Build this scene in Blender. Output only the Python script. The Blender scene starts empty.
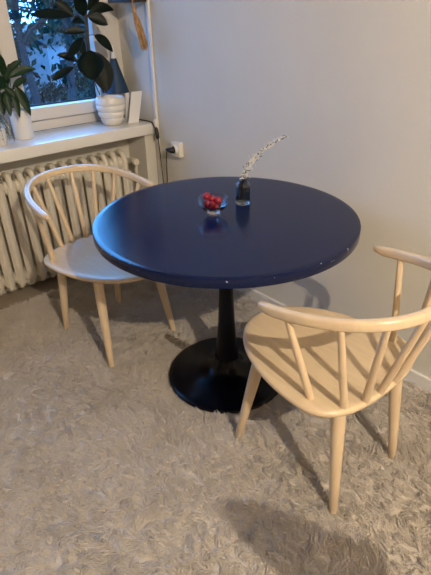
import bpy, bmesh, math, random
import numpy as np
from mathutils import Vector, Matrix, noise
random.seed(7); rng = np.random.default_rng(11)
PI = math.pi
sc = bpy.context.scene
col = sc.collection

# ------------------------------------------------------------------ camera
FPX = 478.47
H = 1.3859
CR = Vector((0.74549336, -0.66626656, -0.01812513))
CD = Vector((-0.34468036, -0.3621063, -0.8660684))
CW = Vector((0.57046918, 0.65189562, -0.49959684))
cam = bpy.data.cameras.new('camera'); camo = bpy.data.objects.new('camera', cam); col.objects.link(camo)
camo.matrix_world = Matrix(((CR.x, -CD.x, -CW.x, 0), (CR.y, -CD.y, -CW.y, 0), (CR.z, -CD.z, -CW.z, H), (0, 0, 0, 1)))
cam.sensor_fit = 'VERTICAL'; cam.sensor_height = 36; cam.sensor_width = 27
cam.lens = FPX / 575 * 36; cam.clip_start = 0.02; cam.clip_end = 300
sc.camera = camo

def at(px, py, Y):
    """the point of the vertical plane y = Y seen at a pixel (used only to measure the photograph)"""
    v = CR * ((px - 215.5) / FPX) + CD * ((py - 287.5) / FPX) + CW
    t = Y / v.y
    return Vector((v.x * t, Y, H + v.z * t))

# ------------------------------------------------------------------ materials
def mat(name, color, rough=0.5, var=0.0, scale=8.0, bump=0.0, bscale=60.0, metallic=0.0, spec=0.5, stretch=None,
        coat=0.0, sheen=0.0, sub=None):
    m = bpy.data.materials.new(name); m.use_nodes = True
    nt = m.node_tree; b = nt.nodes['Principled BSDF']
    b.inputs['Base Color'].default_value = (*color, 1); b.inputs['Roughness'].default_value = rough
    b.inputs['Metallic'].default_value = metallic; b.inputs['Specular IOR Level'].default_value = spec
    b.inputs['Coat Weight'].default_value = coat; b.inputs['Sheen Weight'].default_value = sheen
    tc = nt.nodes.new('ShaderNodeTexCoord'); mp = nt.nodes.new('ShaderNodeMapping')
    nt.links.new(tc.outputs['Object'], mp.inputs['Vector'])
    if stretch: mp.inputs['Scale'].default_value = stretch
    if var > 0:
        n = nt.nodes.new('ShaderNodeTexNoise'); n.inputs['Scale'].default_value = scale; n.inputs['Detail'].default_value = 5
        nt.links.new(mp.outputs['Vector'], n.inputs['Vector'])
        r = nt.nodes.new('ShaderNodeValToRGB')
        c2 = sub if sub else tuple(c * (1 - var) for c in color)
        r.color_ramp.elements[0].position = 0.3; r.color_ramp.elements[1].position = 0.7
        r.color_ramp.elements[0].color = (*c2, 1)
        r.color_ramp.elements[1].color = (*[min(1, c * (1 + var * 0.5)) for c in color], 1)
        nt.links.new(n.outputs['Fac'], r.inputs['Fac']); nt.links.new(r.outputs['Color'], b.inputs['Base Color'])
    if bump > 0:
        n = nt.nodes.new('ShaderNodeTexNoise'); n.inputs['Scale'].default_value = bscale; n.inputs['Detail'].default_value = 4
        nt.links.new(mp.outputs['Vector'], n.inputs['Vector'])
        bp = nt.nodes.new('ShaderNodeBump'); bp.inputs['Strength'].default_value = bump; bp.inputs['Distance'].default_value = 0.004
        nt.links.new(n.outputs['Fac'], bp.inputs['Height']); nt.links.new(bp.outputs['Normal'], b.inputs['Normal'])
    return m

M = {}
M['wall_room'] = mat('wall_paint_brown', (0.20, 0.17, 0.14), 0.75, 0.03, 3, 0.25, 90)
M['wall'] = mat('wall_paint', (0.655, 0.63, 0.55), 0.75, 0.03, 3, 0.25, 90)
M['ceiling'] = mat('ceiling_paint', (0.45, 0.42, 0.38), 0.8, 0.02, 3)
M['white'] = mat('white_gloss_paint', (0.74, 0.72, 0.67), 0.35, 0.03, 5)
M['sill'] = mat('sill_paint', (0.76, 0.74, 0.69), 0.22, 0.03, 5)
M['frame'] = mat('window_paint', (0.68, 0.64, 0.58), 0.4, 0.04, 6)
M['gasket'] = mat('window_gasket', (0.01, 0.012, 0.02), 0.5, 0.1, 8)
M['radiator'] = mat('radiator_enamel', (0.66, 0.61, 0.50), 0.4, 0.08, 9, 0.1, 40)
M['metal'] = mat('valve_metal', (0.6, 0.57, 0.5), 0.35, 0.1, 20, metallic=0.7)
M['floor'] = mat('floor_lino', (0.33, 0.27, 0.2), 0.55, 0.15, 6)
M['wood'] = mat('birch_lacquer', (0.68, 0.545, 0.345), 0.26, 0.10, 7, 0.02, 60, spec=0.7, stretch=(9, 1.0, 1.0), sub=(0.66, 0.50, 0.335))
M['wood_leg'] = mat('birch_turned', (0.66, 0.525, 0.335), 0.33, 0.10, 7, 0.02, 60, stretch=(9, 9, 0.8), sub=(0.63, 0.48, 0.325))
M['navy'] = mat('navy_lacquer', (0.003, 0.008, 0.042), 0.19, 0.10, 5, 0.02, 30, spec=0.32)
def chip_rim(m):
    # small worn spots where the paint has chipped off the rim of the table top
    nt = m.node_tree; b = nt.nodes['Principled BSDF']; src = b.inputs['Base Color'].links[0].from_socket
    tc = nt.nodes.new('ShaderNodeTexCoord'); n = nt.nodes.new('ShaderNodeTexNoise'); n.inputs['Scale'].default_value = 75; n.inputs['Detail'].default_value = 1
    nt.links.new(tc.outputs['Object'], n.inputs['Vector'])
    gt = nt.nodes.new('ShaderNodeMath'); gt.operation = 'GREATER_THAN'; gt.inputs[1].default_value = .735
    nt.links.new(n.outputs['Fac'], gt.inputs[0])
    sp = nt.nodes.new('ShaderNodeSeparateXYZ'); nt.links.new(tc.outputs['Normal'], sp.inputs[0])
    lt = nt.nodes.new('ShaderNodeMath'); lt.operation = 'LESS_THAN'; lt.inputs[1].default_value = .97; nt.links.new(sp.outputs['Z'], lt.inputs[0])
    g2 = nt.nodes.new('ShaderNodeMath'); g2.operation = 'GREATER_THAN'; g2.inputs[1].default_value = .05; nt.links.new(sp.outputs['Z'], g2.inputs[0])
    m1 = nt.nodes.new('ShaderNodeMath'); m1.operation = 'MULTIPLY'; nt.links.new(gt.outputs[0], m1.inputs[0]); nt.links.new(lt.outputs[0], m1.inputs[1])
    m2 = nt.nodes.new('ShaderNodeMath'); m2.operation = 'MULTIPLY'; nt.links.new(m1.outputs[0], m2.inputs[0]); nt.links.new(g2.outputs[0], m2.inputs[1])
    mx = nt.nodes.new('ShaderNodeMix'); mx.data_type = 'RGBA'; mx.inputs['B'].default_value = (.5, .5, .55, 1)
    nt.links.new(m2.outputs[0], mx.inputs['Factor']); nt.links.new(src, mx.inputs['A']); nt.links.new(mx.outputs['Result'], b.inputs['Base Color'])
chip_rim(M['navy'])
M['black'] = mat('black_lacquer', (0.002, 0.0022, 0.0045), 0.24, 0.2, 5, spec=0.22)
M['cordblack'] = mat('black_rubber', (0.012, 0.012, 0.012), 0.5, 0.2, 20)
M['plastic'] = mat('socket_plastic', (0.78, 0.75, 0.66), 0.35, 0.02, 10)
M['red'] = mat('red_berry_skin', (0.27, 0.006, 0.018), 0.25, 0.35, 60, 0.2, 200)
M['ceramic'] = mat('white_ceramic', (0.74, 0.71, 0.65), 0.35, 0.05, 12)
M['soil'] = mat('potting_soil', (0.025, 0.018, 0.012), 0.9, 0.5, 60, 0.8, 120)
M['leaf'] = mat('rubber_leaf', (0.006, 0.017, 0.010), 0.42, 0.3, 20, spec=0.3)
M['leaf2'] = mat('lily_leaf', (0.022, 0.065, 0.022), 0.42, 0.4, 25, spec=0.4)
M['leaf3'] = mat('silver_strand', (0.10, 0.16, 0.17), 0.45, 0.5, 60)
M['stem'] = mat('plant_stem', (0.035, 0.028, 0.02), 0.6, 0.3, 40)
M['shade'] = mat('blue_lampshade', (0.006, 0.035, 0.085), 0.6, 0.2, 40)
M['lampwhite'] = mat('lamp_white', (0.75, 0.74, 0.72), 0.4, 0.02, 10)
M['paper'] = mat('white_card', (0.72, 0.71, 0.69), 0.6, 0.03, 10)
M['raffia'] = mat('raffia', (0.46, 0.27, 0.12), 0.7, 0.4, 50, 0.2, 200)
M['darkwood'] = mat('dark_stained_wood', (0.03, 0.022, 0.016), 0.5, 0.3, 20)
M['bud'] = mat('white_blossom', (0.74, 0.72, 0.64), 0.6, 0.1, 80)
M['twig'] = mat('dark_twig', (0.045, 0.035, 0.015), 0.6, 0.3, 60)
M['bark'] = mat('tree_bark', (0.02, 0.02, 0.02), 0.9, 0.4, 6, 0.5, 20)
M['foliage'] = mat('tree_leaves', (0.016, 0.036, 0.020), 0.8, 0.6, 1.2, spec=0.15)
M['foliage2'] = mat('shrub_leaves', (0.035, 0.055, 0.04), 0.8, 0.6, 1.5, spec=0.15)
M['lawn'] = mat('garden_ground', (0.045, 0.055, 0.045), 0.9, 0.5, 0.5)
M['render'] = mat('pale_render', (0.30, 0.32, 0.32), 0.8, 0.05, 1)
M['lampmetal'] = mat('lamp_metal', (0.25, 0.25, 0.25), 0.4, 0.1, 10, metallic=0.8)

def carpet_mat():
    m = mat('shag_wool', (0.50, 0.455, 0.395), 0.85, 0.12, 6, sheen=0.2, sub=(0.425, 0.38, 0.315))
    return m
M['carpet'] = carpet_mat()

def glass_mat(name, color=(1, 1, 1), ior=1.48, rough=0.0):
    m = bpy.data.materials.new(name); m.use_nodes = True
    b = m.node_tree.nodes['Principled BSDF']
    b.inputs['Base Color'].default_value = (*color, 1); b.inputs['Roughness'].default_value = rough
    b.inputs['IOR'].default_value = ior; b.inputs['Transmission Weight'].default_value = 1
    return m
M['glass'] = glass_mat('clear_glass', (1.0, 1.0, 1.0))
M['smoke'] = glass_mat('smoky_glass', (0.38, 0.41, 0.42))
M['water'] = glass_mat('water', (0.9, 0.95, 0.97), 1.33)
def pane_mat():
    m = bpy.data.materials.new('window_glass'); m.use_nodes = True; nt = m.node_tree
    nt.nodes.remove(nt.nodes['Principled BSDF'])
    t = nt.nodes.new('ShaderNodeBsdfTransparent'); g = nt.nodes.new('ShaderNodeBsdfGlossy'); mx = nt.nodes.new('ShaderNodeMixShader')
    lw = nt.nodes.new('ShaderNodeLayerWeight'); lw.inputs['Blend'].default_value = 0.5
    pw = nt.nodes.new('ShaderNodeMath'); pw.operation = 'POWER'; pw.inputs[1].default_value = 5
    fr = nt.nodes.new('ShaderNodeMath'); fr.operation = 'MULTIPLY_ADD'; fr.inputs[1].default_value = .96; fr.inputs[2].default_value = .04
    nt.links.new(lw.outputs['Facing'], pw.inputs[0]); nt.links.new(pw.outputs[0], fr.inputs[0])
    g.inputs['Roughness'].default_value = 0.02; t.inputs['Color'].default_value = (0.93, 0.96, 0.98, 1)
    nt.links.new(fr.outputs[0], mx.inputs['Fac']); nt.links.new(t.outputs[0], mx.inputs[1]); nt.links.new(g.outputs[0], mx.inputs[2])
    nt.links.new(mx.outputs[0], nt.nodes['Material Output'].inputs['Surface'])
    return m
M['pane'] = pane_mat()

# ------------------------------------------------------------------ mesh helpers
def obj(name, bm, m, parent=None, smooth=True, loc=None, angle=40, recalc=True):
    me = bpy.data.meshes.new(name)
    if recalc: bmesh.ops.recalc_face_normals(bm, faces=bm.faces)
    bm.to_mesh(me); bm.free()
    me.materials.append(m)
    if smooth:
        me.polygons.foreach_set('use_smooth', [True] * len(me.polygons))
        me.set_sharp_from_angle(angle=math.radians(angle))
    o = bpy.data.objects.new(name, me); col.objects.link(o)
    if parent: o.parent = parent
    if loc is not None: o.location = loc
    return o
def tag(o, label=None, cat=None, group=None, kind=None):
    if label: o['label'] = label
    if cat: o['category'] = cat
    if group: o['group'] = group
    if kind: o['kind'] = kind
    return o
def thing(name, label, cat, loc=(0, 0, 0), rz=0, group=None, kind=None):
    o = bpy.data.objects.new(name, None); o.empty_display_size = 0.05; col.objects.link(o)
    o.location = loc; o.rotation_euler = (0, 0, rz)
    return tag(o, label, cat, group, kind)
def struct(name, bm, m, parent=None, smooth=False):
    o = obj(name, bm, m, parent, smooth)
    if not parent: o['kind'] = 'structure'
    return o
def box(bm, lo, hi, bev=0.0, seg=2):
    r = bmesh.ops.create_cube(bm, size=1)
    vs = r['verts']
    c = [(a + b) / 2 for a, b in zip(lo, hi)]; s = [abs(b - a) for a, b in zip(lo, hi)]
    for v in vs: v.co = Vector((c[0] + v.co.x * s[0], c[1] + v.co.y * s[1], c[2] + v.co.z * s[2]))
    if bev > 0:
        es = list({e for v in vs for e in v.link_edges})
        bmesh.ops.bevel(bm, geom=es, offset=bev, segments=seg, profile=0.6, affect='EDGES')
    return bm
def B(lo, hi, bev=0.0, seg=2): return box(bmesh.new(), lo, hi, bev, seg)
def tube(bm, pts, rad, n=10, cap=True, sx=1.0, up=None):
    """a swept tube; rad = number or list; sx flattens the section across"""
    pts = [Vector(p) for p in pts]; k = len(pts)
    if not hasattr(rad, '__len__'): rad = [rad] * k
    rings = []; prev = None
    for i, p in enumerate(pts):
        t = (pts[min(i + 1, k - 1)] - pts[max(i - 1, 0)]).normalized()
        if up is not None: u = Vector(up); u = (u - t * u.dot(t)).normalized()
        elif prev is None:
            u = Vector((0, 0, 1)) if abs(t.z) < 0.9 else Vector((1, 0, 0)); u = (u - t * u.dot(t)).normalized()
        else: u = (prev - t * prev.dot(t)).normalized()
        prev = u; w = t.cross(u)
        rings.append([bm.verts.new(p + (w * math.cos(a) * sx + u * math.sin(a)) * rad[i]) for a in [2 * PI * j / n for j in range(n)]])
    for a, b in zip(rings, rings[1:]):
        for j in range(n): bm.faces.new((a[j], a[(j + 1) % n], b[(j + 1) % n], b[j]))
    if cap:
        bm.faces.new(rings[0][::-1]); bm.faces.new(rings[-1])
    return bm
def T(pts, rad, **k): return tube(bmesh.new(), pts, rad, **k)
def lathe(bm, prof, n=48, c=(0, 0, 0), squash=1.0):
    rings = []
    for r, z in prof:
        if r < 1e-6: rings.append([bm.verts.new((c[0], c[1], c[2] + z))])
        else: rings.append([bm.verts.new((c[0] + r * math.cos(2 * PI * j / n), c[1] + r * squash * math.sin(2 * PI * j / n), c[2] + z)) for j in range(n)])
    for a, b in zip(rings, rings[1:]):
        if len(a) == 1 and len(b) == 1: continue
        for j in range(n):
            k = (j + 1) % n
            if len(a) == 1: bm.faces.new((a[0], b[k], b[j]))
            elif len(b) == 1: bm.faces.new((a[j], a[k], b[0]))
            else: bm.faces.new((a[j], a[k], b[k], b[j]))
    return bm
def L(prof, n=48, c=(0, 0, 0)): return lathe(bmesh.new(), prof, n, c)
def spline(pts, n=8):
    """Catmull-Rom through the points"""
    P = [Vector(p) for p in pts]; P = [P[0] * 2 - P[1]] + P + [P[-1] * 2 - P[-2]]; out = []
    for i in range(1, len(P) - 2):
        for k in range(n):
            t = k / n
            out.append(0.5 * ((2 * P[i]) + (P[i + 1] - P[i - 1]) * t + (2 * P[i - 1] - 5 * P[i] + 4 * P[i + 1] - P[i + 2]) * t * t
                              + (3 * P[i] - P[i - 1] - 3 * P[i + 1] + P[i + 2]) * t ** 3))
    out.append(P[-2]); return out
def leaf_bm(base, tip, width, normal, sag=0.1, fold=0.15, ns=12, peak=0.5, thick=0.0012):
    """a leaf blade with a midrib fold, arched along its length"""
    bm = bmesh.new(); base = Vector(base); tip = Vector(tip); ax = tip - base; ln = ax.length; t = ax / ln
    n = Vector(normal); n = (n - t * n.dot(t)).normalized(); s = t.cross(n)
    rows = []
    for i in range(ns + 1):
        u = i / ns
        w = width * 0.5 * (math.sin(PI * u ** (math.log(0.5) / math.log(peak))) ** 0.75 if 0 < u < 1 else 0.0) + 0.0008
        c = base + ax * u + Vector((0, 0, 1)) * (sag * ln * 4 * u * (1 - u))
        row = []
        for v in (-1, -0.5, 0, 0.5, 1):
            row.append(bm.verts.new(c + s * w * v + n * (fold * w * abs(v) - 0.0)))
        rows.append(row)
    for a, b in zip(rows, rows[1:]):
        for j in range(4): bm.faces.new((a[j], a[j + 1], b[j + 1], b[j]))
    bmesh.ops.solidify(bm, geom=bm.faces[:], thickness=thick)
    return bm
CAMV = Vector((0, 0, H))
def facing(p, mix=(0, 0, 0.3)):
    return (CAMV - Vector(p)).normalized() + Vector(mix)

# ------------------------------------------------------------------ the room
WX = 1.668              # right wall
WY = 2.70               # window plane (front of the frame)
SY = 2.40               # front of the sill
SZ = 0.83               # top of the sill
CZ = 2.62
XL, YB = -2.3, -2.2
FZ = -0.012
struct('floor', B((XL - .1, YB - .1, FZ - .1), (WX + .1, 2.66, FZ)), M['floor'])
struct('ceiling', B((XL - .1, YB - .1, CZ), (WX + .1, 2.95, CZ + .1)), M['ceiling'])
struct('wall_right', B((WX, YB - .1, FZ), (WX + .12, 2.95, CZ)), M['wall'])
struct('wall_left', B((XL - .1, YB - .1, FZ), (XL, 2.95, CZ)), M['wall_room'])
struct('wall_back', B((XL, YB - .1, FZ), (WX, YB, CZ)), M['wall_room'])
# window wall: niche under the sill, a pillar at its right end, solid left part and lintel
bm = bmesh.new()
WL = -0.35; WT = 2.25; PX = 1.598
box(bm, (XL, 2.62, FZ), (WX, 2.95, SZ - .06))             # back of the niche
box(bm, (PX, SY + .03, FZ), (WX, 2.62, SZ - .06))          # pillar
box(bm, (XL, SY + .03, FZ), (WL, 2.62, CZ))                # left part
box(bm, (XL, 2.62, SZ - .06), (WL, 2.95, CZ))
box(bm, (WL, SY + .03, WT), (WX, 2.95, CZ))                # lintel
struct('wall_window', bm, M['wall'])
struct('baseboard_right', B((WX - .014, YB, FZ), (WX, SY + .0, 0.052), .004), M['white'])
# window
win = thing('window_1', None, None, (0, 0, 0)); win['kind'] = 'structure'
ZB = SZ; GY = 2.745
def frame_piece(name, lo, hi, bev=.004): return obj(name, B(lo, hi, bev), M['frame'], win)
bm = bmesh.new()
box(bm, (WL, WY, ZB), (WX, 2.83, ZB + .05), .004); box(bm, (WL, WY, WT - .05), (WX, 2.83, WT), .004)
box(bm, (WX - .12, WY, ZB + .05), (WX, 2.83, WT - .05), .004); box(bm, (WL, WY, ZB + .05), (WL + .06, 2.83, WT - .05), .004)
MX = 0.955
box(bm, (MX - .045, WY, ZB + .05), (MX + .045, 2.83, WT - .05), .004)
obj('window_frame', bm, M['frame'], win)
def sash(x0, x1):
    s = .078; y0, y1 = WY - .022, WY + .055; z0, z1 = ZB + .056, WT - .056; zb = 0.952
    bm = bmesh.new()
    box(bm, (x0, y0, z0), (x1, y1, zb), .006); box(bm, (x0, y0, z1 - s), (x1, y1, z1), .006)
    box(bm, (x0, y0, zb), (x0 + s, y1, z1 - s), .006); box(bm, (x1 - s, y0, zb), (x1, y1, z1 - s), .006)
    o = obj('sash', bm, M['frame'], win)
    obj('pane', B((x0 + s - .004, GY, zb - .004), (x1 - s + .004, GY + .004, z1 - s + .004)), M['pane'], o, smooth=False)
    bm = bmesh.new(); g = .008
    a, b_ = x0 + s, x1 - s
    box(bm, (a, GY - .006, zb), (b_, GY - .001, zb + g)); box(bm, (a, GY - .006, z1 - s - g), (b_, GY - .001, z1 - s))
    box(bm, (a, GY - .006, zb + g), (a + g, GY - .001, z1 - s - g)); box(bm, (b_ - g, GY - .006, zb + g), (b_, GY - .001, z1 - s - g))
    obj('gasket', bm, M['gasket'], o, smooth=False)
    return o
sash(MX + .008, WX - .105)
sash(WL + .055, MX - .008)
obj('window_sill', B((WL, SY, SZ - .06), (WX - .013, WY, SZ), .006), M['sill'], win)
# cable trunking in the corner
tr = thing('cable_trunking', 'thin white vertical cable trunking on the right wall at the sill end', 'trunking', (WX - .0065, 2.396, 0))
obj('channel', B((-.007, -.020, FZ), (.006, .003, CZ), .003), M['white'], tr)
obj('bracket', B((-.02, -.024, SZ - .03), (.006, .002, SZ + .022), .006), M['white'], tr)

# ------------------------------------------------------------------ radiator
rad = thing('radiator', 'cream cast-iron column radiator in the niche under the window sill', 'radiator', (0, 2.535, 0))
RZ0, RZ1 = 0.055, 0.672
def section_bm():
    bm = bmesh.new(); w = .0175
    for y in (-.045, .035):
        tube(bm, [(0, y, RZ0 + .03), (0, y, RZ1 - .05)], .0245, n=14, cap=False, sx=.62)
    # closed loop of the section: front column, top arch, rear column, bottom arch
    pts = []
    for (y, z) in ((-.050, .10), (-.050, .35), (-.050, .58), (-.047, .635), (-.025, .668), (.0, .672), (.022, .668), (.04, .635), (.042, .58), (.042, .35), (.042, .10),
                   (.038, .075), (.02, .058), (-.02, .056), (-.045, .075), (-.050, .10)):
        pts.append((0, y, z))
    tube(bm, spline(pts, 3), .0165, n=10, cap=False)
    for z in (.612, .112):
        tube(bm, [(-.031, -.012, z), (-.027, -.012, z), (-.018, -.012, z), (.018, -.012, z), (.027, -.012, z), (.031, -.012, z)], [.03, .034, .040, .040, .034, .03], n=14)
    return bm
sec0 = None
for k in range(21):
    x = 1.478 - .062 * k
    if sec0 is None: sec0 = obj('section', section_bm(), M['radiator'], rad, angle=60)
    s = sec0 if k == 0 else sec0.copy()
    if k: col.objects.link(s); s.parent = rad
    s.location = (x, 0, 0)
v = obj('valve', T([(1.50, -.012, .612), (1.535, -.012, .612), (1.545, -.012, .612), (1.566, -.012, .612)], [.016, .016, .012, .012], n=12), M['metal'], rad)
obj('knob', T([(1.545, -.012, .612), (1.545, -.045, .612), (1.545, -.05, .612), (1.545, -.075, .612)], [.012, .012, .021, .019], n=14), M['radiator'], v)
obj('pipe', T(spline([(1.555, -.012, .612), (1.575, -.012, .60), (1.58, -.005, .55), (1.58, .0, .30), (1.58, .0, FZ)], 6), .011, n=10), M['radiator'], rad)
obj('bleed_valve', T([(.762, -.052, .09), (.762, -.075, .088), (.762, -.08, .088), (.762, -.095, .087)], [.012, .012, .008, .008], n=10), M['metal'], rad)
for x in (1.478 - .062 * 2.5, 1.478 - .062 * 16.5): obj('foot', B((x - .012, -.04, FZ), (x + .012, .06, .085), .003), M['radiator'], rad)

# ------------------------------------------------------------------ carpet
TX, TY, TH, TR = 1.1150, 1.2100, 0.74, 0.4780
def hgt(x, y):
    p = Vector((x, y, 0))
    return (0.007 * noise.noise(p * 6) + 0.006 * noise.noise(p * 17 + Vector((3, 1, 0))) + 0.003 * noise.noise(p * 45)) - 0.006
CX0, CX1, CY0, CY1 = -1.6, WX - .016, -1.2, 2.435
step = .016
nx = int((CX1 - CX0) / step); ny = int((CY1 - CY0) / step)
xs = np.linspace(CX0, CX1, nx + 1); ys = np.linspace(CY0, CY1, ny + 1)
bm = bmesh.new(); g = []
for i, x in enumerate(xs):
    row = []
    for j, y in enumerate(ys):
        e = min(x - CX0, y - CY0, CY1 - y) / .03
        row.append(bm.verts.new((x, y, FZ + .002 + (hgt(x, y) - FZ) * max(0, min(1, e)) ** .5)))
    g.append(row)
for i in range(nx):
    for j in range(ny): bm.faces.new((g[i][j], g[i + 1][j], g[i + 1][j + 1], g[i][j + 1]))
carpet = obj('shag_carpet', bm, M['carpet'], recalc=False)
tag(carpet, 'cream long-pile shag carpet covering the floor under the table and chairs', 'carpet')
# pile: wool locks, each lock a bundle of strands lying over in the same direction
def fields(X, Y):
    a = np.array([noise.noise(Vector((x * 1.6, y * 1.6, 5.0))) for x, y in zip(X, Y)])
    return a
def make_pile():
    N = 170000
    X = rng.uniform(CX0 + 1.3, CX1 - .004, N); Y = rng.uniform(CY0 + 1.0, CY1 - .01, N)
    # lock centres on a jittered grid
    G = .023
    gx = np.floor(X / G + 0.35 * np.sin(Y * 90)).astype(int); gy = np.floor(Y / G + 0.35 * np.sin(X * 83)).astype(int)
    hsh = lambda k: (np.sin(gx * 127.1 + gy * 311.7 + k * 74.7) * 43758.5453) % 1.0
    cx = (gx + .2 + .6 * hsh(1)) * G; cy = (gy + .2 + .6 * hsh(2)) * G
    keep = np.hypot(X - TX, Y - TY) > .262
    X, Y, gx, gy, cx, cy = (v[keep] for v in (X, Y, gx, gy, cx, cy)); N = len(X)
    keys, inv = np.unique(np.stack([gx, gy], 1), axis=0, return_inverse=True); inv = inv.ravel()
    fa = fields((keys[:, 0] + .5) * G, (keys[:, 1] + .5) * G)
    ang = (fa[inv] * 5.0 + 2.2) + (hsh(3) - .5) * 2.6 + rng.normal(0, .35, N)
    ln = .017 + .014 * hsh(4) + rng.normal(0, .004, N)
    ln = np.clip(ln, .012, .045)
    tilt = np.clip(.85 + .45 * (hsh(5) - .5) + rng.normal(0, .18, N), .2, 1.35)     # from vertical
    Z = np.array([hgt(x, y) for x, y in zip(X, Y)]) - .002
    dx, dy = np.cos(ang), np.sin(ang)
    K = 4
    P = np.zeros((N, K, 3))
    for k in range(K):
        u = k / (K - 1)
        tt = tilt * (0.45 + 0.75 * u)
        hor = ln * u * np.sin(tt); ver = ln * u * np.cos(tt)
        pull = 0.6 * u ** 1.5                                                      # the tips gather into the lock
        curl = .0035 * np.sin(u * 5 + ang * 3 + hsh(6) * 6)
        P[:, k, 0] = X + (cx - X) * pull + dx * hor - dy * curl
        P[:, k, 1] = Y + (cy - Y) * pull + dy * hor + dx * curl
        P[:, k, 2] = Z + ver + .001
    P[:, :, 0] = np.minimum(P[:, :, 0], WX - .016)
    rx, ry = P[:, :, 0] - TX, P[:, :, 1] - TY; d_ = np.hypot(rx, ry); f_ = np.maximum(d_, .2575) / d_
    P[:, :, 0] = TX + rx * f_; P[:, :, 1] = TY + ry * f_
    cu = bpy.data.hair_curves.new('pile'); cu.add_curves([K] * N)
    cu.position_data.foreach_set('vector', P.astype(np.float32).ravel())
    rr = np.tile(np.array([.0011, .0012, .0010, .0005], dtype=np.float32), N)
    at_ = cu.attributes.get('radius') or cu.attributes.new('radius', 'FLOAT', 'POINT')
    at_.data.foreach_set('value', rr)
    cu.materials.append(M['carpet'])
    o = bpy.data.objects.new('pile', cu); col.objects.link(o); o.parent = carpet
    o['kind'] = 'stuff'
    return o
make_pile()

# ------------------------------------------------------------------ table
TX, TY, TH, TR = 1.1150, 1.2100, 0.74, 0.4780
tb = thing('dining_table', 'round navy blue pedestal table with a glossy top and a black trumpet foot', 'table', (TX, TY, 0))
th = .036
obj('tabletop', L([(0, TH - th), (TR - .012, TH - th), (TR - .002, TH - th + .002), (TR, TH - th + .006), (TR, TH - .0035), (TR - .001, TH - .001), (TR - .0035, TH), (TR - .02, TH), (0, TH)], 160), M['navy'], tb, angle=30)
st = L([(0, .10), (.0520, .10), (.0455, .14), (.0400, .20), (.0340, .29), (.0295, .40), (.0260, .52), (.0240, .62), (.025, .68), (.032, TH - th), (0, TH - th)], 48)
obj('stem', st, M['black'], tb, angle=70)
obj('foot', L([(0, 0), (.246, 0), (.2535, .004), (.255, .010), (.252, .0145), (.235, .0185), (.20, .023), (.165, .028), (.13, .035), (.10, .045), (.08, .058), (.064, .076), (.0520, .10), (0, .10)], 120), M['black'], tb, angle=50)
obj('mounting_plate', L([(0, TH - th - .008), (.12, TH - th - .008), (.12, TH - th), (0, TH - th)], 40), M['black'], tb)

# ------------------------------------------------------------------ chairs
SW, SF, SB, SEZ = .250, .398, .143, .4365
HA, HB, HY, HZ0, HZ1, HP = .2660, .3590, .1315, .6915, .7524, .8367
def seat_xy(t, k=1.0):
    c, s = math.cos(t), math.sin(t)
    e = 2 / 2.0 if s > 0 else 2 / 2.65
    y0 = .005
    x = SW * math.copysign(abs(c) ** e, c); y = (SF - y0 if s > 0 else SB + y0) * math.copysign(abs(s) ** e, s)
    return x * k - .005, y0 + y * k
def hoop_pt(t):
    c, s = math.cos(t), math.sin(t)
    x = -HA * math.copysign(abs(c) ** HP, c); y = HY - HB * abs(s) ** HP
    return Vector((x, y, HZ0 + (HZ1 - HZ0) * (HY - y) / HB))
def seat_bm():
    bm = bmesh.new(); n = 96
    # top dish, rounded rim, underside
    lay = [(0.0, -.010), (.25, -.0098), (.5, -.0085), (.7, -.005), (.85, -.0015), (.94, 0.0), (.975, -.0012), (.992, -.004), (1.0, -.009), (.998, -.014), (.985, -.020), (.95, -.0255), (.9, -.028), (.5, -.029), (0, -.029)]
    rings = []
    for k, dz in lay:
        if k == 0: rings.append([bm.verts.new((-.005, .005, SEZ + dz))])
        else: rings.append([bm.verts.new((*seat_xy(2 * PI * j / n, k), SEZ + dz)) for j in range(n)])
    for a, b in zip(rings, rings[1:]):
        for j in range(n):
            q = (j + 1) % n
            if len(a) == 1: bm.faces.new((a[0], b[j], b[q]))
            elif len(b) == 1: bm.faces.new((a[q], a[j], b[0]))
            else: bm.faces.new((a[q], a[j], b[j], b[q]))
    return bm
def hoop_bm():
    bm = bmesh.new(); n = 72; rings = []
    ts = [PI * i / n for i in range(n + 1)]
    P = [hoop_pt(t) for t in ts]
    sect = []
    hw, hh, r = .0120, .0155, .0075            # half width, half height, corner radius
    for cx_, cy_, a0 in ((hw - r, hh - r, 0), (-(hw - r), hh - r, 90), (-(hw - r), -(hh - r), 180), (hw - r, -(hh - r), 270)):
        for a in (0, 30, 60, 90):
            q = math.radians(a0 + a); sect.append((cx_ + r * math.cos(q), cy_ + r * math.sin(q)))
    for i, p in enumerate(P):
        t = (P[min(i + 1, n)] - P[max(i - 1, 0)]).normalized(); out = t.cross(Vector((0, 0, 1))).normalized(); u = out.cross(t).normalized()
        if u.z < 0: u = -u
        de = min(i, n - i) * .0135                  # the ends are rounded up from below
        k_ = 1.0 if de > .028 else .62 + .38 * math.sqrt(max(0, 1 - (1 - de / .028) ** 2))
        rings.append([bm.verts.new(p + out * a * (.5 + .5 * k_) + u * (hh - (hh - b) * k_)) for a, b in sect])
    m = len(sect)
    for a, b in zip(rings, rings[1:]):
        for j in range(m): bm.faces.new((a[j], a[(j + 1) % m], b[(j + 1) % m], b[j]))
    for rg, d in ((rings[0], (P[0] - P[1]).normalized()), (rings[-1], (P[-1] - P[-2]).normalized())):
        c = sum((v_.co for v_ in rg), Vector()) / m
        r2 = [bm.verts.new(c + (v_.co - c) * .75 + d * .004) for v_ in rg]
        for j in range(m): bm.faces.new((rg[j], rg[(j + 1) % m], r2[(j + 1) % m], r2[j]))
        bm.faces.new(r2)
    return bm
SPB = [(-.205, -.022), (-.164, -.106), (-.098, -.126), (-.036, -.132)]
SPT = [math.radians(a) for a in (11.5, 36, 58, 80)]
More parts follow.
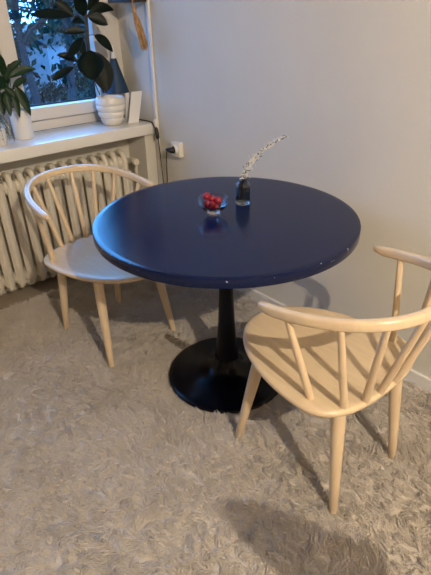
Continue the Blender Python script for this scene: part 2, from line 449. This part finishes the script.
LEGS = [(-.1885, .302, -.150, .235), (.1885, .302, .150, .235), (-.1646, -.1233, -.145, -.075), (.1646, -.1233, .145, -.075)]
def make_chair(label, x, y, rz):
    t = thing('spindle_chair', label, 'chair', (x, y, 0), rz, 'wooden spindle-back chairs at the table')
    obj('seat', seat_bm(), M['wood'], t, angle=60)
    obj('backrest_rail', hoop_bm(), M['wood'], t, angle=50)
    for sx in (-1, 1):
        for (bx, by), a in zip(SPB, SPT):
            top = hoop_pt(a); top.z -= .010
            b = Vector((bx, by, SEZ - .012)); p = top.copy()
            if sx > 0: b.x = -b.x; p.x = -p.x
            obj('spindle', T([b.lerp(p, u) for u in (0, .15, .4, .7, 1)], [.0112, .0112, .0110, .0102, .0088], n=14), M['wood_leg'], t)
    for fx, fy, tx_, ty_ in LEGS:
        f = Vector((fx, fy, .0)); p = Vector((tx_, ty_, SEZ - .020))
        obj('leg', T([f, f.lerp(p, .008), f.lerp(p, .3), f.lerp(p, .7), f.lerp(p, .93), p], [.0115, .0132, .0165, .0205, .0215, .0205], n=20), M['wood_leg'], t)
    return t
make_chair('pale wooden spindle-back chair standing in front of the radiator, behind the left of the table', .9289, 1.9145, 3.2166)
make_chair('pale wooden spindle-back chair in the right foreground with its curved back towards the viewer', 1.0736, .6036, -.0384)

# ------------------------------------------------------------------ bowl, fruit, vase
bx, by = 1.092, 1.250
bw = obj('glass_bowl', L([(0, TH), (.021, TH), (.0235, TH + .003), (.021, TH + .008), (.024, TH + .013), (.040, TH + .024), (.0475, TH + .036), (.050, TH + .052), (.0505, TH + .060), (.0485, TH + .060), (.047, TH + .05), (.0445, TH + .037), (.037, TH + .027), (.022, TH + .018), (0, TH + .016)], 10, (0, 0, -TH)), M['glass'], None, angle=25, loc=(bx, by, TH + .0005)); bw.scale = (1.1, 1.1, 1.08)
tag(bw, 'small faceted clear glass bowl of red berries on the navy table', 'bowl')
def berry_bm(r):
    bm = bmesh.new(); bmesh.ops.create_uvsphere(bm, u_segments=16, v_segments=12, radius=r)
    for v_ in bm.verts:
        z = v_.co.z / r
        v_.co.x *= 1 - .12 * z; v_.co.y *= 1 - .12 * z; v_.co.z *= 1.08
        if z > .85: v_.co.z -= (z - .85) * r * .9
        v_.co += v_.co.normalized() * r * .05 * noise.noise(v_.co * 90)
    return bm
def berry(x, y, z, r, label):
    o = obj('red_berry', berry_bm(r), M['red'], None, angle=80, loc=(bx + x, by + y, TH + z))
    o.rotation_euler = (random.uniform(-.8, .8), random.uniform(-.8, .8), random.uniform(0, 6))
    tag(o, label, 'berry', 'red berries in the glass bowl')
Lf = CR.copy(); Lf.z = 0; Lf.normalize(); Fw = Vector((-CW.x, -CW.y, 0)).normalized()   # right of and towards the viewer
def bpos(r_, f_): q = Lf * r_ + Fw * f_; return q.x, q.y
same = 'shiny red berry in the middle of the heap in the glass bowl'
for r_, f_, z, rad_, lab in ((-.024, -.008, .068, .0135, 'shiny red berry perched highest at the left rim of the glass bowl'),
                       (.017, .006, .055, .0155, 'largest shiny red berry on the right side of the heap in the glass bowl'),
                       (-.022, .014, .047, .0125, 'shiny red berry low against the left side of the glass bowl'),
                       (-.006, .020, .045, .0125, 'shiny red berry at the front of the heap nearest the viewer'),
                       (-.004, -.006, .058, .0125, same), (.002, .004, .036, .0125, same), (.012, -.018, .045, .0125, same), (-.012, -.024, .046, .0125, same),
                       (-.016, .0, .034, .012, same), (.008, .022, .036, .0115, same)):
    x, y = bpos(r_, f_); berry(x, y, z, rad_, lab)
vx, vy = 1.247, 1.255
vs_ = obj('glass_vase', L([(0, 0), (.024, 0), (.0275, .004), (.028, .012), (.028, .070), (.0265, .078), (.020, .085), (.0165, .089), (.0165, .097), (.0185, .100), (.0165, .102), (.0135, .101), (.013, .090), (.017, .083), (.0235, .076), (.0250, .068), (.0250, .016), (.022, .012), (0, .011)], 40), M['smoke'], None, loc=(vx, vy, TH + .0005))
tag(vs_, 'small smoky glass bottle vase on the table holding a flowering twig', 'vase')
obj('water', L([(0, .0115), (.0215, .0125), (.0247, .0165), (.0247, .050), (0, .050)], 32), M['water'], vs_)
# flowering twig
tw = thing('flowering_twig', 'thin arching twig of tiny white blossoms leaning out of the glass vase', 'twig', (vx, vy, TH + .012))
Rr = Lf
tp = [Vector((-.006 * Rr.x, -.006 * Rr.y, .004)), Vector((.0, .0, .085))]
for r_, z in ((.012, .115), (.035, .150), (.063, .181), (.095, .205), (.128, .222), (.166, .234)):
    tp.append(Vector((Rr.x * r_ * .98 - Fw.x * r_ * .1, Rr.y * r_ * .98 - Fw.y * r_ * .1, z)))
sp_ = spline(tp, 8)
obj('stem', T(sp_, [.0017 - .0009 * i / len(sp_) for i in range(len(sp_))], n=6), M['twig'], tw)
bm = bmesh.new(); bm2 = bmesh.new()
for i in range(9, len(sp_)):
    u = (i - 9) / (len(sp_) - 9)
    for q in range(6 if u < .75 else 3):
        p = sp_[i] + Vector((random.gauss(0, 1), random.gauss(0, 1), random.gauss(0, 1))) * (.0075 - .0045 * u)
        r = random.uniform(.0020, .0044) * (1.1 - .35 * u)
        tgt = bm if random.random() < .8 else bm2
        rr_ = bmesh.ops.create_icosphere(tgt, subdivisions=1, radius=r, matrix=Matrix.Translation(p) @ Matrix.Rotation(random.uniform(0, 3), 4, Vector((random.random(), random.random(), .3)).normalized()) @ Matrix.Diagonal((1, .7, 1.3, 1)))
tag(obj('blossoms', bm, M['bud'], tw), kind='stuff')
tag(obj('leaflets', bm2, M['twig'], tw), kind='stuff')

# ------------------------------------------------------------------ socket and cord
sk = thing('wall_socket', 'square cream wall socket on the right wall above the table edge', 'socket', (WX, 2.195, .715))
obj('housing', B((-.030, -.041, -.041), (0, .041, .041), .006), M['plastic'], sk)
obj('insert', L([(0, 0), (.019, 0), (.021, .012), (.026, .014), (.027, .0)], 32), M['plastic'], sk).matrix_local = Matrix.Translation((-.0302, 0, 0)) @ Matrix.Rotation(-PI / 2, 4, 'Y') 
pc = thing('power_cord', 'black cord with an inline switch hanging off the sill end, plugged in', 'cord', (0, 0, 0))
c1 = [(1.628, 2.64, SZ + .004), (1.640, 2.60, SZ + .004), (1.646, 2.50, SZ + .004), (1.643, 2.43, SZ + .006), (1.634, 2.386, SZ - .002), (1.638, 2.358, SZ - .05), (1.640, 2.352, .74), (1.642, 2.345, .62), (1.642, 2.336, .48), (1.642, 2.33, .36),
      (1.644, 2.318, .31), (1.644, 2.303, .33), (1.642, 2.297, .45), (1.64, 2.288, .60), (1.636, 2.272, .685), (1.630, 2.245, .715), (1.625, 2.212, .719), (1.624, 2.197, .718)]
cord = obj('cord', T(spline(c1, 6), .0033, n=8), M['cordblack'], pc)
obj('inline_switch', T([(1.636, 2.366, .812), (1.637, 2.362, .805), (1.638, 2.358, .78), (1.639, 2.355, .755), (1.639, 2.354, .748)], [.006, .0105, .0115, .0105, .006], n=12), M['cordblack'], pc)
obj('plug', T([(1.6365, 2.195, .715), (1.620, 2.195, .715), (1.612, 2.197, .716), (1.600, 2.207, .718), (1.597, 2.222, .719)], [.0175, .0175, .016, .011, .006], n=14), M['cordblack'], pc)

# ------------------------------------------------------------------ things on the sill
def px_len(n, p): return n * ((Vector(p) - CAMV).dot(CW)) / FPX
# rubber plant in a ribbed pot
ppx, ppy = 1.470, 2.555
rp = thing('rubber_plant', 'tall rubber plant with dark oval leaves in a ribbed white pot by the window', 'potted plant', (ppx, ppy, SZ))
prof = [(0, 0), (.046, 0), (.050, .003)]
Hp = .150
for k in range(4):
    z0 = .004 + k * (Hp - .010) / 4; z1 = z0 + (Hp - .010) / 4
    for u in (0.0, .12, .3, .5, .7, .88):
        z = z0 + (z1 - z0) * u
        base = .050 + .031 * math.sin(min(1, z / Hp * 1.25) * PI / 2) - (.002 if z > .8 * Hp else 0)
        prof.append((base + .0065 * math.sin(PI * u) ** .7 - .003, z))
prof += [(.0775, Hp - .004), (.0755, Hp), (.070, Hp - .004), (.067, Hp - .02), (.06, .10), (0, .10)]
obj('pot', L(prof, 56), M['ceramic'], rp, angle=70)
obj('soil', L([(0, Hp - .016), (.04, Hp - .018), (.066, Hp - .022), (.05, Hp - .04), (0, Hp - .045)], 32), M['soil'], rp)
def rel(o, p): return Vector(p) - Vector(o.location)
stem_px = [(104, 93, 2.555), (98, 78, 2.56), (90.5, 60, 2.56), (87.5, 42, 2.555), (86.5, 25, 2.55), (85.5, 10, 2.54), (84, -8, 2.53)]
sp = spline([rel(rp, at(*q)) for q in stem_px], 6)
obj('stem', T(sp, [.0055 + .0055 * math.sin(PI * min(1, i / len(sp) * 1.1)) for i in range(len(sp))], n=10), M['stem'], rp)
obj('stem', T(spline([rel(rp, at(*q)) for q in ((100, 95, 2.56), (92, 78, 2.565), (82, 72, 2.57), (72, 66, 2.57))], 6), .003, n=8), M['stem'], rp)
leaves = [  # base px, tip px, width px, depth, depth at tip, sag
    ((72, 16), (30, 15.5), 9, 2.53, 2.50, .03), ((74, 17), (55, 1), 10, 2.55, 2.58, .06), ((84, 16), (76, -10), 13, 2.54, 2.5, .0),
    ((87, 17), (114, 10), 10, 2.54, 2.52, .16), ((88, 17), (108, 25), 11, 2.53, 2.49, .10), ((86, 11), (99, 2), 6, 2.56, 2.60, .06),
    ((85, 32), (64, 33), 7, 2.56, 2.6, .08), ((83, 37), (68, 58), 9, 2.54, 2.5, .0), ((94, 35), (113, 52), 9, 2.55, 2.55, .10),
    ((79, 62), (57, 55), 7, 2.57, 2.62, .08), ((74, 67), (52, 81), 7, 2.57, 2.57, .03),
    ((90, 50), (92, 80), 26, 2.52, 2.47, .0), ((97, 52), (107, 92), 22, 2.53, 2.50, .0), ((84, 22), (72, 22), 6, 2.56, 2.6, .1),
    ((88, 8), (100, -6), 9, 2.55, 2.55, .05), ((80, 38), (84, 56), 7, 2.56, 2.56, .0)]
for b_, t_, w_, y0, y1, sg in leaves:
    b = at(*b_, y0); t = at(*t_, y1)
    obj('leaf', leaf_bm(rel(rp, b), rel(rp, t), px_len(w_, b), facing(b, (random.uniform(-.15, .15), 0, .25)), sg, .18), M['leaf'], rp, angle=70)
    # petiole to the stem
    j = min(sp, key=lambda s_: (s_ - rel(rp, b)).length + (0.02 if s_.z > rel(rp, b).z else 0))
    if (j - rel(rp, b)).length > .006:
        obj('leaf_stalk', T([j, j.lerp(rel(rp, b), .5) + Vector((0, 0, .003)), rel(rp, b)], .0022, n=6), M['stem'], rp)
# lamp with a dark blue cone shade behind the plant
lx, ly = 1.576, 2.645
lp = thing('table_lamp', 'unlit little lamp with a dark blue cone shade standing behind the ribbed plant pot', 'lamp', (lx, ly, SZ))
obj('base', L([(0, 0), (.045, 0), (.047, .004), (.04, .012), (.012, .018), (0, .018)], 32), M['lampwhite'], lp)
obj('stem', T([(0, 0, .015), (0, 0, .385)], .005, n=10), M['lampwhite'], lp)
shp = [(.070, .154), (.016, .335), (.0145, .335), (.0685, .154), (.070, .154)]
obj('lamp_shade', L(shp, 40), M['shade'], lp, angle=70)
obj('finial', L([(.0, .33), (.012, .33), (.0145, .336), (.010, .36), (.006, .40), (.0, .405)], 20), M['lampwhite'], lp)
# folded white card standing open
cd = thing('folded_card', 'folded white card standing on the sill end right of the ribbed plant pot', 'card', (1.585, 2.50, SZ))
def card(p0, p1, lean, h, th_=.003):
    bm = bmesh.new(); p0 = Vector(p0); p1 = Vector(p1); n = Vector((p1.y - p0.y, p0.x - p1.x, 0)).normalized() * th_; l = Vector(lean)
    q = [p0, p1, p1 + l + Vector((0, 0, h)), p0 + l + Vector((0, 0, h))]
    a = [bm.verts.new(v_) for v_ in q]; b = [bm.verts.new(v_ + n) for v_ in q]
    bm.faces.new(a); bm.faces.new(b[::-1])
    for i in range(4): bm.faces.new((a[i], b[i], b[(i + 1) % 4], a[(i + 1) % 4]))
    return bm
cb = [at(128, 121.5, 2.50), at(138.5, 120.5, 2.49)]
b0 = rel(cd, cb[0]); b1 = rel(cd, cb[1]); b0.z = b1.z = 0.0005
obj('panel', card(b0, b1, (.050, .012, 0), .165), M['paper'], cd, smooth=False)
obj('panel', card((-.014, .078, .0005), (.008, .073, .0005), (.01, -.012, 0), .155), M['paper'], cd, smooth=False)
# lily in a white cylinder pot
lpx, lpy = 0.955, 2.585
ly_ = thing('leafy_pot_plant', 'green broad-leaved plant in a smooth white cylinder pot at the left of the sill', 'potted plant', (lpx, lpy, SZ))
obj('pot', L([(0, 0), (.047, 0), (.049, .003), (.0500, .138), (.0490, .141), (.047, .138), (.046, .11), (0, .11)], 48), M['ceramic'], ly_, angle=50)
obj('soil', L([(0, .118), (.035, .117), (.0462, .112), (.04, .10), (0, .10)], 32), M['soil'], ly_)
lv = [((13, 108), (4, 88), (18, 100), 7, 2.52), ((12, 108), (8, 74), (-8, 66), 8, 2.58), ((15, 108), (14, 94), (20, 118), 6, 2.5), ((12, 108), (0, 92), (4, 116), 8, 2.53), ((15, 107), (9, 78), (36, 69), 8, 2.54), ((14, 107), (5, 82), (21, 60), 7, 2.56), ((17, 108), (15, 86), (31, 116), 9, 2.52), ((12, 107), (8, 85), (1, 60), 7, 2.58),
      ((12, 108), (6, 90), (-6, 75), 9, 2.55), ((13, 108), (5, 92), (11, 117), 7, 2.50), ((12, 107), (6, 78), (-4, 52), 8, 2.6), ((14, 108), (10, 92), (2, 102), 7, 2.53),
      ((15, 107), (12, 90), (27, 78), 6, 2.60), ((11, 107), (3, 86), (-10, 95), 8, 2.56), ((14, 107), (9, 72), (13, 64), 6, 2.62)]
for s_, b_, t_, w_, Y in lv:
    a = rel(ly_, at(*s_, lpy)); b = rel(ly_, at(*b_, Y)); t = rel(ly_, at(*t_, Y - .03))
    obj('leaf', leaf_bm(b, t, px_len(w_, at(*b_, Y)), facing(at(*b_, Y), (random.uniform(-.3, .3), 0, .3)), .10, .25), M['leaf2'], ly_, angle=70)
    obj('leaf_stalk', T(spline([a, a.lerp(b, .5) + Vector((0, 0, .01)), b], 4), .002, n=6), M['leaf2'], ly_)
# wiry trailing plant at the far left
tpx, tpy = 0.80, 2.52
tr_ = thing('trailing_plant', 'wiry silver-green trailing plant at the left end of the visible sill', 'potted plant', (tpx, tpy, SZ))
obj('pot', L([(0, 0), (.034, 0), (.037, .003), (.046, .07), (.0485, .085), (.0455, .085), (.042, .065), (0, .06)], 40), M['ceramic'], tr_, angle=50)
obj('soil', L([(0, .074), (.03, .073), (.0435, .068), (.03, .06), (0, .06)], 24), M['soil'], tr_)
random.seed(21)
for k in range(15):
    a = random.uniform(-2.6, .6); rr = random.uniform(.05, .10); hh = random.uniform(.03, .085)
    s0 = Vector((.02 * math.cos(a), .02 * math.sin(a), .074)); d = Vector((math.cos(a), math.sin(a), 0))
    if (d * rr).y + tpy < SY + .02 and rr > .09: rr *= .9
    end = d * rr + Vector((0, 0, random.uniform(.006, .05)))
    cpts = spline([s0, d * rr * .45 + Vector((0, 0, .08 + hh)), d * rr * .9 + Vector((0, 0, .055 + hh * .4)), end], 6)
    bm = T(cpts, [.0016 - .0008 * i / len(cpts) for i in range(len(cpts))], n=5)
    for q in range(5):
        p = cpts[6 + q * 2 + random.randint(0, 2)]
        bmesh.ops.create_icosphere(bm, subdivisions=1, radius=random.uniform(.003, .0055), matrix=Matrix.Translation(p + Vector((random.gauss(0, .002), random.gauss(0, .002), 0))) @ Matrix.Diagonal((1, 1, .5, 1)))
    obj('strand', bm, M['leaf3'], tr_)
# dark shelf with a raffia tassel
shz = 1.436
sh = tag(obj('wall_shelf', B((WX - .115, 2.385, shz), (WX, 2.60, shz + .028), .003), M['darkwood']), 'dark wooden wall shelf at the top edge beside the window', 'shelf')
ts = thing('raffia_tassel', 'straw-coloured raffia tassel hanging from the dark shelf by the window', 'tassel', (1.560, 2.378, shz))
A0 = Vector((0, 0, 0)); 
obj('loop', T(spline([(0, .010, .030), (0, -.003, .028), (0, -.004, .0), (.002, -.004, -.02), (.004, -.004, -.03)], 5), .0022, n=8), M['raffia'], ts)
obj('knot', L([(0, -.010), (.008, -.014), (.011, -.024), (.008, -.036), (.009, -.042), (.006, -.048), (0, -.048)], 16, (.004, -.004, 0)), M['raffia'], ts)
bm = bmesh.new()
for k in range(90):
    a = random.uniform(0, 2 * PI); r = math.sqrt(random.random()); L_ = random.uniform(.155, .19)
    p0 = Vector((.005 + .004 * r * math.cos(a), -.004 + .004 * r * math.sin(a), -.040))
    p1 = Vector((.022 + .020 * r * math.cos(a), -.004 + .013 * r * math.sin(a), -.10))
    p2 = Vector((.050 + .024 * r * math.cos(a), -.004 + .013 * r * math.sin(a), -.035 - L_))
    tube(bm, spline([p0, p1, p2], 4), .0014, n=5)
obj('fringe', bm, M['raffia'], ts)

# ------------------------------------------------------------------ outside
GZ = -3.2
gr = obj('ground', B((-60, 4, GZ - .2), (260, 400, GZ)), M['lawn'], smooth=False); gr['kind'] = 'structure'
def tree(x, y, h, crown, label, nleaf=900, seed=0, low=.35, lean=0.0, m='foliage', tk=.02, ls=1.0):
    r = random.Random(seed)
    t = thing('tree', label, 'tree', (x, y, GZ), 0, 'garden trees outside the window')
    bm = bmesh.new(); tips = []
    tr0 = h * tk
    tp = spline([(0, 0, -.1), (lean * .3, r.uniform(-.1, .1), h * .25), (lean * .6, r.uniform(-.2, .2), h * .5), (lean + r.uniform(-.3, .3), 0, h * .85)], 5)
    tube(bm, tp, [tr0 * (1 - .75 * i / len(tp)) for i in range(len(tp))], n=8)
    for k in range(11):
        i = int(len(tp) * r.uniform(low, .98)); i = min(i, len(tp) - 1)
        a = r.uniform(0, 2 * PI); d = Vector((math.cos(a), math.sin(a), r.uniform(.15, .9))).normalized(); ln = crown * r.uniform(.5, 1)
        pts = spline([tp[i], tp[i] + d * ln * .5 + Vector((0, 0, .1 * ln)), tp[i] + d * ln], 3)
        tube(bm, pts, [tr0 * .4 * (1 - .8 * q / len(pts)) for q in range(len(pts))], n=5); tips += pts[2:]
    obj('trunk', bm, M['bark'], t)
    bm = bmesh.new()
    for k in range(nleaf):
        p = r.choice(tips) + Vector((r.gauss(0, 1), r.gauss(0, 1), r.gauss(0, .8))) * crown * .22
        s = r.uniform(.05, .12) * ls; u = Vector((r.gauss(0, 1), r.gauss(0, 1), r.gauss(0, 1))).normalized(); v_ = u.orthogonal().normalized()
        w = u.cross(v_)
        a = [bm.verts.new(p + q) for q in (v_ * s, w * s * .45 + u * s * .12, -v_ * s, -w * s * .45 + u * s * .12)]
        bm.faces.new(a)
    obj('foliage', bm, M[m], t, smooth=False, recalc=False)
    return t
def shrub(x, y, r0, label, n=900, seed=0):
    r = random.Random(seed)
    t = thing('shrub', label, 'shrub', (x, y, GZ), 0, 'garden shrubs outside the window')
    bm = bmesh.new()
    for k in range(7):
        a = r.uniform(0, 6.28)
        tube(bm, spline([(0, 0, -.05), (.3 * r0 * math.cos(a), .3 * r0 * math.sin(a), r0 * .6), (.7 * r0 * math.cos(a), .7 * r0 * math.sin(a), r0 * 1.1)], 3), .02, n=5)
    obj('stems', bm, M['bark'], t)
    bm = bmesh.new()
    for k in range(n):
        d = Vector((r.gauss(0, 1), r.gauss(0, 1), abs(r.gauss(0, 1)))).normalized(); p = d * r0 * r.uniform(.6, 1.05); p.z += .1
        s = r.uniform(.08, .16); u = Vector((r.gauss(0, 1), r.gauss(0, 1), r.gauss(0, 1))).normalized(); v_ = u.orthogonal().normalized(); w = u.cross(v_)
        bm.faces.new([bm.verts.new(p + q) for q in (v_ * s, w * s * .5, -v_ * s, -w * s * .5)])
    obj('foliage', bm, M['foliage2'], t, smooth=False, recalc=False)
    return t
tl = 'dark leafy tree in the garden seen through the window'
tree(5.0, 11.8, 8.0, 1.5, 'slim dark tree at the left side of the window view', 500, 1, .62, -.35, tk=.019)
tree(6.15, 13.2, 8.5, 1.6, 'leaning dark tree in the middle of the window view', 500, 2, .60, .9, tk=.018)
tree(9.4, 16.4, 7.0, 2.0, 'leafy tree behind the rubber plant in the window view', 1100, 3, .4)
for x, y, h_, c_, sd in ((3.4, 17, 6.5, 1.9, 8), (12.9, 23.5, 7, 2.4, 5), (7.9, 24.5, 6.8, 2.3, 4), (20.5, 37.5, 8, 3.0, 10), (13.4, 40, 8, 3.0, 12), (10.0, 34, 7.5, 2.6, 13), (24, 50, 9, 3.6, 14), (31, 56, 9, 3.6, 15), (17, 52, 9, 3.6, 16), (38, 70, 10, 4, 17), (22.5, 67, 10, 4, 18)):
    tree(x, y, h_ + 1.5, c_, tl, 2200, sd, .12, ls=1.3 + y / 22)
sl = 'rounded shrub on the garden ground seen through the window'
for i, (x, y, r0) in enumerate(((8.0, 19.0, .9), (10.4, 19.6, .9), (6.3, 18.2, .8), (12.6, 28.5, 1.1), (9.8, 27, 1.1), (15.2, 29.6, 1.2), (19.2, 33, 1.2))):
    shrub(x, y, r0, sl, 700, 30 + i)
hs = thing('garden_shed', 'small pale building between the trees outside the window', 'building', (15.6, 34.6, GZ), .45)
obj('walls', B((-1.5, -1.2, 0), (1.5, 1.2, 2.9), .02), M['render'], hs)
bm = bmesh.new(); vv = [bm.verts.new(q) for q in ((-1.65, -1.4, 2.9), (1.65, -1.4, 2.9), (1.65, 1.4, 2.9), (-1.65, 1.4, 2.9), (-1.65, 0, 3.5), (1.65, 0, 3.5))]
for f in ((0, 1, 5, 4), (2, 3, 4, 5), (0, 4, 3), (1, 2, 5), (0, 3, 2, 1)): bm.faces.new([vv[i] for i in f])
obj('roof', bm, M['bark'], hs, smooth=False)
obj('door', B((-.45, -1.23, 0), (.45, -1.19, 1.95), .01), M['bark'], hs)

# ------------------------------------------------------------------ light
LX, LY, LZ = .12, -1.452, 2.451
cl = thing('ceiling_lamp', 'small metal ceiling lamp with a bare bulb behind the viewer', 'lamp', (LX, LY, CZ))
obj('canopy', L([(0, 0), (.06, 0), (.055, -.018), (.02, -.028), (0, -.028)], 32), M['lampmetal'], cl)
obj('rod', T([(0, 0, -.02), (0, 0, -.105)], .006, n=10), M['lampmetal'], cl)
obj('socket', T([(0, 0, -.095), (0, 0, -.10), (0, 0, -.135), (0, 0, -.142)], [.010, .017, .017, .012], n=16), M['lampmetal'], cl)
pl = bpy.data.lights.new('bulb_light', 'POINT'); pl.energy = 285; pl.color = (1.0, .845, .665); pl.shadow_soft_size = .013
po = bpy.data.objects.new('bulb_light', pl); col.objects.link(po); po.location = (LX, LY, LZ)
# added unseen caster, shaped like a reading lamp, for the shadow on the carpet
fl = thing('lamp_shaped_caster', 'added slim metal shadow caster shaped like a reading lamp, behind the viewer', 'lamp', (.50, -.98, 0))
obj('base', L([(0, FZ), (.12, FZ), (.122, FZ + .006), (.115, FZ + .014), (.02, FZ + .022), (0, FZ + .022)], 40), M['lampmetal'], fl)
hd0 = Vector((.373, -.79, 1.50)) - Vector(fl.location); hd1 = Vector((.332, -.612, 1.50)) - Vector(fl.location)
obj('pole', T(spline([(0, 0, FZ + .02), (0, 0, .5), (0, 0, 1.1), (-.02, .03, 1.34), (-.07, .10, 1.46), tuple(hd0 + (hd0 - hd1) * .02)], 6), .008, n=10), M['lampmetal'], fl)
obj('lamp_shade', T([hd0, hd0.lerp(hd1, .04), hd0.lerp(hd1, .5), hd0.lerp(hd1, .88), hd1], [.035, .052, .036, .024, .012], n=28), M['lampmetal'], fl)
# evening sky
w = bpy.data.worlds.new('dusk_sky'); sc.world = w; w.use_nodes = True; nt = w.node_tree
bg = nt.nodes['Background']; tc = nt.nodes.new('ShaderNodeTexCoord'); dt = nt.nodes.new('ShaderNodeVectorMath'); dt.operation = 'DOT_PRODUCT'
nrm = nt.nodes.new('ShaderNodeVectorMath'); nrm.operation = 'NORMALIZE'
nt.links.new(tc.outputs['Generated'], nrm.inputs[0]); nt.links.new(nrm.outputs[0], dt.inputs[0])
dt.inputs[1].default_value = Vector((.44, .78, .45)).normalized()          # brighter lobe of sky added where the table's left edge mirrors it
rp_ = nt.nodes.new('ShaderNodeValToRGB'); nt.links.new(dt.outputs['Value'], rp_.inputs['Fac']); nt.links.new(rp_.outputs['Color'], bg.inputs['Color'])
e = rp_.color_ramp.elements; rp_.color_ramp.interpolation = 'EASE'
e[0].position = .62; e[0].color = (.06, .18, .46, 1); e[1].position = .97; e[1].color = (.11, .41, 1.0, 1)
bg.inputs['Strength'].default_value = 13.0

sc.view_settings.view_transform = 'Standard'; sc.view_settings.look = 'None'; sc.view_settings.gamma = 1; sc.view_settings.use_curve_mapping = False
sc.view_settings.exposure = 0.0
